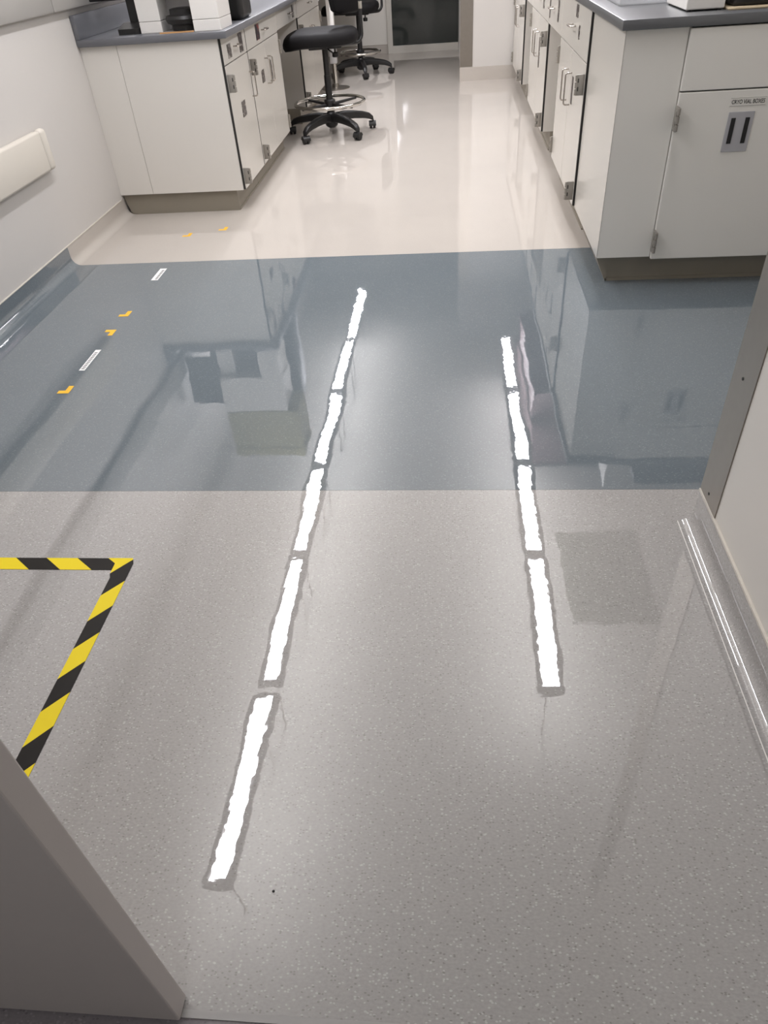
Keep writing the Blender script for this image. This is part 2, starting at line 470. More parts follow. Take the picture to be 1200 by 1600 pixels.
# wall-mounted strips on the left wall
rail = thing('wall_bumper', (WL, 3.0, 0.5), 'ivory wall bumper rail with rounded end on the left wall', 'bumper rail')
b = MB(); b.box(WL, WL + 0.042, 0.6, 3.93, 0.495, 0.685, bevel=0.012, seg=3); b.build('rail_cover', 'rail', rail, smooth=True)
b = MB(); b.box(WL, WL + 0.044, 3.931, 3.995, 0.492, 0.688, bevel=0.018, seg=3); b.build('end_cap', 'rail', rail, smooth=True)
tr = thing('wall_raceway', (WL, 3.0, 1.135), 'grey cable raceway along the left wall at the top edge', 'raceway')
for (a, c) in ((0.8, 2.6), (2.602, 4.52), (4.522, 6.4), (6.402, 8.3)):
    MB().box(WL, WL + 0.035, a, c, 1.135, 1.30, bevel=0.012).build('cover', 'trunk', tr, smooth=True)

# ------------------------------------------------------------------ ceiling lights
names = ['nearest the doorway', 'second from the doorway', 'third from the doorway', 'third from the far end', 'second from the far end', 'at the far end']
ZLT = 2.40            # underside of the suspended strip lights
def ceiling_light(x, y0, y1, label, led='led'):
    t = thing('strip_light', (x, (y0 + y1) / 2, CEIL), label, 'ceiling light', 'strip lights in two ceiling rows')
    b = MB()
    b.box(x - 0.082, x - 0.051, y0 - 0.03, y1 + 0.03, ZLT, ZLT + 0.06, bevel=0.004)
    b.box(x + 0.051, x + 0.082, y0 - 0.03, y1 + 0.03, ZLT, ZLT + 0.06, bevel=0.004)
    b.box(x - 0.051, x + 0.051, y0 - 0.03, y0, ZLT, ZLT + 0.06)
    b.box(x - 0.051, x + 0.051, y1, y1 + 0.03, ZLT, ZLT + 0.06)
    b.box(x - 0.051, x + 0.051, y0, y1, ZLT + 0.025, ZLT + 0.035)
    b.build('housing', 'housing', t)
    for nm, zz, mt_, flip in (('lower_diffuser', ZLT + 0.003, led, True), ('upper_diffuser', ZLT + 0.057, 'led_up', False)):
        me = bpy.data.meshes.new(nm)
        q = [(-0.05, y0, zz), (0.05, y0, zz), (0.05, y1, zz), (-0.05, y1, zz)]
        c0 = WORLD[t.name_full]
        me.from_pydata([(p[0], p[1] - c0.y, p[2] - c0.z) for p in q], [], [(3, 2, 1, 0) if flip else (0, 1, 2, 3)])
        me.materials.append(M[mt_])
        o = bpy.data.objects.new(nm, me); COL.objects.link(o); o.parent = t
    for yy in (y0 + 0.1, y1 - 0.1):
        MB().tube([(x, yy, ZLT + 0.035), (x, yy, CEIL)], 0.004, 8).build('hanger_rod', 'steel', t)
rows = [(1.785, 3.13), (3.285, 4.66), (4.80, 6.03), (6.165, 7.61), (7.72, 9.10), (9.25, 10.78)]
KL = (ZLT + 1.4) / 4.45
for i, (a, c) in enumerate(rows):
    ceiling_light(-1.204, a * KL, c * KL, 'ceiling strip light over the left bench, ' + names[i], 'led_far' if i > 3 else 'led')
for i, (a, c) in enumerate(rows[1:5]):
    ceiling_light(0.645, a * KL, c * KL, 'ceiling strip light over the right bench, ' + ['nearest the doorway', 'second from the doorway', 'second from the pillar', 'nearest the pillar'][i])
t = thing('corridor_fill_light', (-0.2, -1.0, CEIL), 'added square fill light in the corridor behind the doorway', 'ceiling light')  # unseen lamp, added to brighten faces turned towards the doorway
b = MB(); b.box(-0.52, 0.12, -1.32, -0.68, CEIL - 0.02, CEIL); b.build('housing', 'housing', t)
me = bpy.data.meshes.new('diffuser')
me.from_pydata([(-0.3, 0.3, -0.021), (0.3, 0.3, -0.021), (0.3, -0.3, -0.021), (-0.3, -0.3, -0.021)], [], [(0, 1, 2, 3)])
me.materials.append(M['led_corridor_fill'])
o = bpy.data.objects.new('diffuser', me); COL.objects.link(o); o.parent = t
vt = thing('ceiling_vent', (1.33, 4.5, CEIL), 'grey ceiling air vent above the right bench end', 'vent')
MB().box(0.97, 1.68, 3.95, 5.05, CEIL - 0.02, CEIL, bevel=0.005).build('frame', 'vent', vt)
for k in range(12):
    MB().box(1.02, 1.63, 4.03 + k * 0.082, 4.075 + k * 0.082, CEIL - 0.03, CEIL - 0.02).build('louvre', 'vent', vt)

# ------------------------------------------------------------------ bench hardware
def rounded_u(a, b_, h, r=0.012, n=5):
    """U path in (t, h): from a to b_, standing out by h, rounded corners."""
    pts = [(a, 0.0)]
    for k in range(n + 1):
        th = math.pi / 2 * k / n
        pts.append((a + r - r * math.cos(th), h - r + r * math.sin(th)))
    for k in range(n + 1):
        th = math.pi / 2 * k / n
        pts.append((b_ - r + r * math.sin(th), h - r + r * math.cos(th)))
    pts.append((b_, 0.0))
    return pts

class Face:
    """A bench face on a plane: P(out, along, z) gives world coordinates."""
    def __init__(s, axis, pos, sgn):
        s.axis, s.pos, s.sgn = axis, pos, sgn
    def box(s, b, o0, o1, a0, a1, z0, z1, bevel=0.0):
        p, q = s.pos + s.sgn * o0, s.pos + s.sgn * o1
        if s.axis == 'X': b.box(p, q, a0, a1, z0, z1, bevel)
        else: b.box(a0, a1, p, q, z0, z1, bevel)
        return b
    def P(s, o, a, z):
        return (s.pos + s.sgn * o, a, z) if s.axis == 'X' else (a, s.pos + s.sgn * o, z)

def pull(F, parent, a, z0, z1=None, a1=None, h=0.034):
    b = MB()
    if a1 is None:
        pts = [F.P(o, a, t) for t, o in rounded_u(z0, z1, h)]
    else:
        pts = [F.P(o, t, z0) for t, o in rounded_u(a, a1, h)]
    b.tube(pts, 0.0045, 8)
    return b.build('pull_handle', 'pull', parent, smooth=True)

def hinge(F, parent, a, z0, z1, far=False):
    """Exposed knuckle hinge: leaf standing out at the door edge with a three-part barrel."""
    out = 0.012 if far else 0.040
    b = MB()
    F.box(b, -0.004, out, a - 0.005, a + 0.005, z0, z1, 0.0015)
    n = 3
    for kk in range(n):
        zz0 = z0 + (z1 - z0) * kk / n + 0.0025
        zz1 = z0 + (z1 - z0) * (kk + 1) / n - 0.0025
        b.tube([F.P(out, a, zz0), F.P(out, a, zz1)], 0.0075, 10)
    o = b.build('hinge', 'hinge', parent, smooth=True)
    if not far:
        q = MB()
        for fz in (0.22, 0.62):
            F.box(q, out - 0.012, out - 0.007, a - 0.0056, a - 0.005, z0 + (z1 - z0) * fz, z0 + (z1 - z0) * (fz + 0.2))
        q.build('hinge_slots', 'inside', parent)
    return o

def card(F, parent, a0, a1, z0, z1, material='holder'):
    b = MB(); F.box(b, 0.0, 0.003, a0, a1, z0, z1)
    f = b.build('label_card', material, parent)
    return f

ZB = 0.13
def door_part(F, t, a0, a1, z0, z1, hinge_at, pull_at, pz, cards=()):
    b = MB(); F.box(b, -0.020, 0.0, a0 + 0.002, a1 - 0.002, z0, z1, 0.0025)
    d = b.build('cabinet_door', 'enamel', t)
    if hinge_at is not None:
        far = hinge_at > (a0 + a1) / 2
        hinge(F, d, hinge_at, z1 - 0.135, z1 - 0.042, far)
        hinge(F, d, hinge_at, z0 + 0.03, z0 + 0.125, far)
    if pull_at is not None:
        pull(F, d, pull_at, pz[0], pz[1])
    for c in cards: card(F, d, *c)
    return d

def drawer_part(F, t, a0, a1, z0, z1, pa=None, cards=()):
    b = MB(); F.box(b, -0.020, 0.0, a0 + 0.002, a1 - 0.002, z0, z1, 0.0025)
    d = b.build('drawer_front', 'enamel', t)
    if pa is not None:
        pull(F, d, pa - 0.05, (z0 + z1) / 2, a1=pa + 0.05)
    for c in cards: card(F, d, *c)
    return d

def base_unit(F, depth, a0, a1, ztop, zsplit, label, doors, drawers, group, end_near=False, toe_in=0.07, near_in=0.0, name='base_cabinet'):
    """doors: list of (a0,a1,hinge_at,pull_at); drawers: list of (a0,a1,pull_at,cards)."""
    t = thing(name, F.P(-depth / 2, (a0 + a1) / 2, 0), label, 'cabinet', group)
    b = MB(); F.box(b, -depth, -0.024, a0 + 0.004, a1 - 0.004, ZB, ztop)
    b.build('body', 'inside' if False else 'enamel', t)
    # dark sheet painting in the shade behind the door gaps
    b = MB(); F.box(b, -0.0235, -0.0215, a0 + 0.006, a1 - 0.006, ZB + 0.004, ztop - 0.002)
    b.build('gap_shade', 'inside', t)
    # end panels run out to the door plane
    for (p0, p1, o1) in ((a0, a0 + 0.004, -0.015), (a1 - 0.004, a1, -0.021)):
        b = MB(); F.box(b, -depth, o1, p0, p1, ZB, ztop); b.build('end_panel', 'panel', t)
    b = MB(); F.box(b, -0.021, -0.002, a0 + 0.0045, a0 + 0.013, ZB + 0.002, ztop - 0.002); b.build('edge_shade_strip', 'inside', t)  # dark strip standing in for the shaded near edge of the door
    b = MB(); F.box(b, -depth, -toe_in, a0 + near_in, a1, 0.0, ZB); b.build('toe_kick', 'toe', t)
    b = MB(); F.box(b, -toe_in, -toe_in + 0.006, a0 + near_in, a1, 0.0, 0.012); b.build('toe_lip', 'toe', t)
    for d in doors:
        door_part(F, t, d[0], d[1], ZB, zsplit - 0.003, d[2], d[3], d[4], d[5] if len(d) > 5 else ())
    for d in drawers:
        drawer_part(F, t, d[0], d[1], zsplit + 0.002, ztop - 0.003, d[2], d[3])
    return t

def knee_drawer(F, depth, a0, a1, ztop, zsplit, label, pa, cards, group):
    t = thing('knee_drawer', F.P(-depth / 2, (a0 + a1) / 2, zsplit), label, 'drawer', group)
    b = MB(); F.box(b, -depth + 0.1, -0.022, a0 + 0.006, a1 - 0.006, zsplit + 0.006, ztop); b.build('body', 'enamel', t)
    drawer_part(F, t, a0 + 0.001, a1 - 0.001, zsplit, ztop - 0.003, pa, cards)
    return t

# ------------------------------------------------------------------ left bench
XL, YL = -1.32, 4.77
FL = Face('X', XL, 1)
LT, LS = 0.95, 0.812
gl = 'white base cabinets of the left bench'
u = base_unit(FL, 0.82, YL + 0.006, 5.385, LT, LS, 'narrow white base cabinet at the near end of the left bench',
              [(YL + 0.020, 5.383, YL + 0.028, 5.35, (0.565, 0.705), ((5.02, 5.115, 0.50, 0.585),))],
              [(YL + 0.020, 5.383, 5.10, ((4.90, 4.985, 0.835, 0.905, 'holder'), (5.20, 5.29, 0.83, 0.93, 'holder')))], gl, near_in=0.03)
# end panel facing the doorway: main panel and a scribe filler next to the wall
MB().box(-1.936, XL - 0.014, YL, YL + 0.0095, ZB, LT).build('end_panel', 'panel', u)
MB().box(WL + 0.0006, -1.939, YL + 0.001, YL + 0.006, ZB, LT).build('filler_strip', 'panel', u)
MB().prism([(WL + 0.004, 0.125), (WL + 0.016, 0.06), (WL + 0.03, 0.02), (WL + 0.06, 0.0), (-1.388, 0.0), (-1.388, 0.13), (WL + 0.004, 0.13)], 'Y', YL + 0.028, YL + 0.05).build('toe_kick', 'toe', u)
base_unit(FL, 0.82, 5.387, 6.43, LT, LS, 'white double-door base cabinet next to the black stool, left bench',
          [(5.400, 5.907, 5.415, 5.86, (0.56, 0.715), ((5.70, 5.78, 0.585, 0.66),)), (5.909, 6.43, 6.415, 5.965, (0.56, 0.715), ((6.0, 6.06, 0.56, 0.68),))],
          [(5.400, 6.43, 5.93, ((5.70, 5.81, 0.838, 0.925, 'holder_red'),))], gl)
knee_drawer(FL, 0.82, 6.432, 7.358, LT, LS + 0.008, 'white apron drawer over the open knee space of the left bench', 6.98, ((7.13, 7.2, 0.84, 0.925),), 'apron drawers of the left bench')
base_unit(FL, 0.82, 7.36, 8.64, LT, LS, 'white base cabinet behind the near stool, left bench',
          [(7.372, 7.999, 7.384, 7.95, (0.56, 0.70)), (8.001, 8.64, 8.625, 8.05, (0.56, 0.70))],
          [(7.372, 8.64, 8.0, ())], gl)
# modesty back panel and far bench frame
MB().box(WL + 0.002, WL + 0.02, 6.44, 7.35, 0.11, LT).build('back_panel', 'panel', wl)
kd = knee_drawer(FL, 0.82, 8.642, 10.9, LT, LS + 0.03, 'long white apron under the far end of the left bench', 9.8, (), 'apron drawers of the left bench')
tag(MB().box(WL + 0.002, XL + 0.05, YL - 0.028, 11.3, LT + 0.001, LT + 0.038, bevel=0.005).build('lab_counter', 'epoxy', smooth=True), 'grey epoxy worktop running along the left bench', 'countertop')
tag(MB().box(WL + 0.002, WL + 0.03, YL - 0.026, 11.3, LT + 0.038, LT + 0.155, bevel=0.003).build('splashback', 'epoxy', smooth=True), 'low grey epoxy splashback along the left wall', 'splashback')

# telescopic support leg under the far bench
pl = thing('support_leg', (-1.29, 9.16, 0), 'telescopic white and chrome bench leg on a round steel foot', 'bench leg')
MB().lathe([(0.155, 0.0), (0.155, 0.006), (0.13, 0.012), (0.04, 0.016), (0.036, 0.05)], (-1.29, 9.16, 0), 36).build('foot_disc', 'steel', pl, smooth=True)
MB().tube([(-1.29, 9.16, 0.016), (-1.29, 9.16, 0.30)], 0.026, 20).build('chrome_rod', 'chrome', pl, smooth=True)
MB().box(-1.330, -1.25, 9.12, 9.20, 0.24, 0.42, bevel=0.006).build('sleeve', 'grey_pl', pl)
MB().box(-1.318, -1.248, 9.125, 9.195, 0.42, LT + 0.0, bevel=0.003).build('upper_post', 'white_pl', pl)

# ------------------------------------------------------------------ right bench
XR, YR = 0.685, 3.385
FR = Face('X', XR - 0.014, -1)
RT, RS = 1.022, 0.804
gr = 'white base cabinets of the right bench'
FE = Face('Y', YR - 0.022, -1)    # doors of the end cabinet face the doorway
ec = thing('base_cabinet', (1.1, 3.75, 0), 'end cabinet of the right bench labelled CRYO VIAL BOXES', 'cabinet')
MB().box(XR, 1.55, YR, 4.16, ZB, RT).build('body', 'enamel', ec)
MB().box(XR - 0.0005, 0.922, YR - 0.003, YR, ZB, RT).build('corner_filler', 'panel_lightened', ec)
MB().box(XR - 0.003, XR, YR - 0.003, 4.16, ZB - 0.0, RT).build('end_panel', 'enamel', ec)
MB().box(XR + 0.062, 1.55, YR + 0.051, 4.16, 0, ZB).build('toe_kick', 'toe', ec)
MB().prism([(XR + 0.0, ZB - 0.001), (XR + 0.06, 0.0), (XR + 0.066, 0.0), (XR + 0.066, ZB - 0.001)], 'Y', YR + 0.046, 4.16).build('toe_cove', 'toe', ec)
MB().box(XR + 0.06, 1.55, YR + 0.046, YR + 0.052, 0, 0.014).build('toe_lip', 'toe', ec)
MB().box(0.93, 1.55, YR - 0.0025, YR - 0.0005, ZB, RT - 0.002).build('gap_shade', 'inside', ec)  # dark sheet painted in for shade between door and drawer
b = MB(); FE.box(b, -0.019, 0, 0.925, 1.535, RS + 0.001, RT - 0.004, 0.003); b.build('drawer_front', 'panel_lightened', ec)
b = MB(); FE.box(b, -0.019, 0, 0.925, 1.535, 0.124, RS - 0.004, 0.003); dd = b.build('cabinet_door', 'panel_lightened', ec)
hinge(FE, dd, 0.922, 0.665, 0.755); hinge(FE, dd, 0.922, 0.165, 0.258)
pull(FE, dd, 1.49, 0.56, 0.71)
b = MB(); FE.box(b, 0, 0.001, 1.128, 1.272, 0.742, 0.772); lc = b.build('label_card', 'panel_lightened', dd)
text_mesh('CRYO VIAL BOXES', 0.0185, 'ink', 'lettering', dd, Matrix.Translation((1.200, YR - 0.022 - 0.0022, 0.757)) @ Matrix.Rotation(math.pi / 2, 4, 'X') @ Matrix.Diagonal((0.84, 1.15, 1, 1)))
for zz in (0.7425, 0.7712):
    b = MB(); FE.box(b, 0.001, 0.0016, 1.13, 1.27, zz, zz + 0.0008); b.build('label_rule', 'greyink', dd)
b = MB(); FE.box(b, 0, 0.004, 1.134, 1.236, 0.572, 0.722, 0.0015); pd = b.build('foam_pad', 'pad', dd)
for xx in (1.1565, 1.2125):
    b = MB(); FE.box(b, 0.004, 0.006, xx - 0.0085, xx + 0.0085, 0.604, 0.70); b.build('black_strip', 'ink', pd)['label'] = 'black adhesive strip'
b = MB()
nb = thing('base_cabinet', (1.87, 3.75, 0), 'cabinet at the right bench end half hidden by the short wall', 'cabinet')
MB().box(1.552, WR - 0.002, YR, 4.16, ZB, RT).build('body', 'enamel', nb)
b = MB(); FE.box(b, -0.019, 0, 1.54, 2.19, 0.124, RS - 0.004, 0.003); b.build('cabinet_door', 'panel_lightened', nb)
b = MB(); FE.box(b, -0.019, 0, 1.54, 2.19, RS + 0.001, RT - 0.004, 0.003); b.build('drawer_front', 'panel_lightened', nb)
MB().box(1.552, WR - 0.002, YR + 0.051, 4.16, 0, ZB).build('toe_kick', 'toe', nb)

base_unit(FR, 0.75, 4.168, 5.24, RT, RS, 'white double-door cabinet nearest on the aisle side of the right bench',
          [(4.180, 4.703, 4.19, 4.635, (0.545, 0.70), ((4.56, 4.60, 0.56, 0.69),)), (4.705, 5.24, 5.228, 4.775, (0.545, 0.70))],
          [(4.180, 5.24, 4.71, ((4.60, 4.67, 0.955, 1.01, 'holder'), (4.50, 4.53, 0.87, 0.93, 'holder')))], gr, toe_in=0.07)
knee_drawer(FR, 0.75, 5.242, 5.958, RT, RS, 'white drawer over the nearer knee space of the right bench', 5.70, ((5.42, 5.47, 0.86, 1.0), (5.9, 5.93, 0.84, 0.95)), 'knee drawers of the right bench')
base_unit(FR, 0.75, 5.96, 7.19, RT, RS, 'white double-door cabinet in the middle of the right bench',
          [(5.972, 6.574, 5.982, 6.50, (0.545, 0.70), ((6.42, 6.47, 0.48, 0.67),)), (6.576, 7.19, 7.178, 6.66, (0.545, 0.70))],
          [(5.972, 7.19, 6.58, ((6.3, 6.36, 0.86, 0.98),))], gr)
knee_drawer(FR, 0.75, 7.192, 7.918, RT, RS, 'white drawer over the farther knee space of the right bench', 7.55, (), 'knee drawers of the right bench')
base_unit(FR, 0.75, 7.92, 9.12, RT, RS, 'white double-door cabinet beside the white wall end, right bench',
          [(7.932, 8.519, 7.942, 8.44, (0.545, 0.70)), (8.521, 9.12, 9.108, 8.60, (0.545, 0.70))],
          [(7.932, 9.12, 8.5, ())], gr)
tag(MB().box(XR - 0.024, WR - 0.002, YR - 0.03, PY - 0.01, RT + 0.001, RT + 0.037, bevel=0.004).build('lab_counter', 'epoxy_dark', smooth=True), 'dark grey epoxy worktop of the right bench', 'countertop')
tag(MB().box(WR - 0.03, WR - 0.002, YR - 0.03, PY - 0.01, RT + 0.037, RT + 0.14, bevel=0.003).build('splashback', 'epoxy_dark'), 'dark grey splashback behind the right bench', 'splashback')

# ------------------------------------------------------------------ things on the left bench
ZL = LT + 0.038
inst = thing('bench_instrument', (-1.55, 4.93, ZL), 'white two-legged bench instrument on the near end of the left bench', 'lab instrument')
for (x0, x1, y0) in ((-1.803, -1.672, 4.862), (-1.462, -1.305, 4.79)):
    MB().box(x0, x1, y0, 5.06, ZL, ZL + 0.055, bevel=0.003).build('leg', 'white_pl', inst)
    MB().box(x0, x1, y0, 5.06, ZL + 0.0565, ZL + 0.27, bevel=0.003).build('column', 'white_pl', inst)
MB().box(-1.672, -1.462, 5.02, 5.05, ZL + 0.0, ZL + 0.27).build('back_panel', 'grey_pl', inst)
MB().box(-1.81, -1.30, 4.80, 5.10, ZL + 0.272, ZL + 0.56, bevel=0.012).build('head', 'white_pl', inst)
stg = MB().lathe([(0.075, 0.004), (0.078, 0.03), (0.1, 0.042), (0.108, 0.06), (0.102, 0.076), (0.078, 0.08), (0.078, 0.106), (0.06, 0.11)], (-1.545, 4.915, ZL), 32).build('turntable', 'black_pl', inst, smooth=True)
MB().box(-1.668, -1.466, 4.796, 5.0, ZL, ZL + 0.003).build('drip_tray', 'grey_pl', inst)
MB().box(-1.668, -1.466, 4.790, 4.7955, ZL, ZL + 0.007).build('tray_lip', 'copper', inst)
yb = thing('yellow_box', (-1.52, 4.93, ZL + 0.56), 'dull yellow box on top of the white instrument', 'box')
MB().box(-1.80, -1.22, 4.80, 5.12, ZL + 0.561, ZL + 1.0, bevel=0.01).build('carton', 'yellow', yb)
MB().box(-1.806, -1.214, 4.794, 5.126, ZL + 0.93, ZL + 1.005, bevel=0.006).build('lid', 'yellow', yb)
mo = thing('monitor', (-1.92, 4.98, ZL), 'dark monitor on a low black stand beside the wall upstand', 'monitor')
MB().prism([(4.865, ZL), (4.865, ZL + 0.028), (4.98, ZL + 0.05), (5.06, ZL + 0.05), (5.06, ZL)], 'X', -1.94, -1.812).build('stand_base', 'black_pl', mo)
MB().box(-1.905, -1.85, 5.0, 5.03, ZL + 0.05, ZL + 0.3).build('stand_neck', 'black_pl', mo)
s_ = MB().box(-2.12, -1.83, 4.985, 5.0, ZL + 0.16, ZL + 0.58, bevel=0.006).build('housing', 'black_pl', mo)
MB().box(-2.11, -1.84, 4.982, 4.985, ZL + 0.175, ZL + 0.57).build('screen', 'screen', mo)
tw = thing('black_device', (-1.42, 5.42, ZL), 'tall black box with rounded corner behind the white instrument', 'device')
b = MB()
b.box(-1.56, -1.285, 5.29, 5.56, ZL, ZL + 0.74, bevel=0.035, seg=4); b.build('housing', 'black_pl', tw, smooth=True)
MB().box(-1.55, -1.295, 5.30, 5.55, ZL + 0.739, ZL + 0.79, bevel=0.01).build('lid', 'black_pl', tw)

# ------------------------------------------------------------------ things on the right bench
ZR = RT + 0.037
wb = thing('white_box', (0.99, 3.62, ZR), 'white box unit standing at the right bench corner', 'lab unit')
MB().box(0.920, 1.066, 3.475, 3.80, ZR + 0.006, ZR + 0.25, bevel=0.004).build('housing', 'white_pl', wb)
for (xx, yy) in ((0.935, 3.49), (1.05, 3.49), (0.935, 3.785), (1.05, 3.785)):
    MB().lathe([(0.008, 0), (0.008, 0.008)], (xx, yy, ZR), 12).build('foot', 'rubber', wb)
bk = thing('black_instrument', (1.3, 3.65, ZR), 'black instrument on a beige base plate, right bench', 'lab instrument')
MB().box(1.075, 1.56, 3.445, 3.85, ZR, ZR + 0.009, bevel=0.004).build('base_plate', 'beige', bk, smooth=True)
MB().box(1.095, 1.52, 3.475, 3.82, ZR + 0.009, ZR + 0.22, bevel=0.012).build('housing', 'black_pl', bk)
MB().box(1.13, 1.24, 3.468, 3.476, ZR + 0.03, ZR + 0.12).build('window', 'screen', bk)
pt = thing('plastic_tray', (0.84, 4.05, ZR), 'frosted clear plastic tray on the right bench corner', 'tray')
b = MB()
b.box(0.735, 0.94, 3.86, 4.25, ZR, ZR + 0.004); b.box(0.735, 0.739, 3.86, 4.25, ZR + 0.004, ZR + 0.06); b.box(0.936, 0.94, 3.86, 4.25, ZR + 0.004, ZR + 0.06)
b.box(0.739, 0.936, 3.86, 3.864, ZR + 0.004, ZR + 0.06); b.box(0.739, 0.936, 4.246, 4.25, ZR + 0.004, ZR + 0.06)
b.build('tray_body', 'clear', pt)
b = MB()
b.box(0.728, 0.739, 3.853, 4.257, ZR + 0.06, ZR + 0.064); b.box(0.936, 0.947, 3.853, 4.257, ZR + 0.06, ZR + 0.064)
b.box(0.739, 0.936, 3.853, 3.864, ZR + 0.06, ZR + 0.064); b.box(0.739, 0.936, 4.246, 4.257, ZR + 0.06, ZR + 0.064)
b.build('rim', 'white_pl', pt)
oc = thing('overhead_cabinet', (1.2, 7.0, 2.15), 'mauve overhead cabinet hung from the ceiling above the right bench', 'cabinet')
MB().box(0.82, 1.7, 6.02, 7.9, 2.15, CEIL - 0.05).build('body', 'mauve', oc)
for k in range(3):
    b = MB(); b.box(0.802, 0.82, 6.022 + k * 0.627, 6.022 + (k + 1) * 0.627 - 0.006, 2.16, CEIL - 0.06, 0.003); b.build('cabinet_door', 'mauve', oc)

# ------------------------------------------------------------------ stools
def superellipse(a, b_, n, th):
    c, s = math.cos(th), math.sin(th)
    return (math.copysign(abs(c) ** (2 / n), c) * a, math.copysign(abs(s) ** (2 / n), s) * b_)

def seat_mesh(cx, cy, z0, a, b_, rot, th=0.11, droop=0.05, n=2.6, seg=40):
    mb = MB()
    prof = [(0.0, 0.012), (0.62, 0.010), (0.86, 0.0), (0.96, 0.012), (1.0, 0.04), (1.0, 0.065), (0.965, 0.088), (0.90, 0.1), (0.75, 0.104), (0.5, 0.1), (0.25, 0.096), (0.0, 0.095)]
    rings = []
    for k_, (r, h) in enumerate(prof):
        if r == 0:
            rings.append([mb.bm.verts.new((0, 0, h * th / 0.104))]); continue
        ring = []
        for k in range(seg):
            x, y = superellipse(a * r, b_ * r, n, 2 * math.pi * k / seg)
            f = max(0.0, (-x / a) - 0.35) / 0.65
            z = h * th / 0.104 - droop * f * f
            ring.append(mb.bm.verts.new((x, y, z)))
        rings.append(ring)
    for A, B in zip(rings, rings[1:]):
        for k in range(seg):
            k2 = (k + 1) % seg
            if len(A) == 1: mb.bm.faces.new((A[0], B[k2], B[k]))
            elif len(B) == 1: mb.bm.faces.new((A[k], A[k2], B[0]))
            else: mb.bm.faces.new((A[k], A[k2], B[k2], B[k]))
    mb.xform(Matrix.Translation((cx, cy, z0)) @ Matrix.Rotation(rot, 4, 'Z'))
    return mb

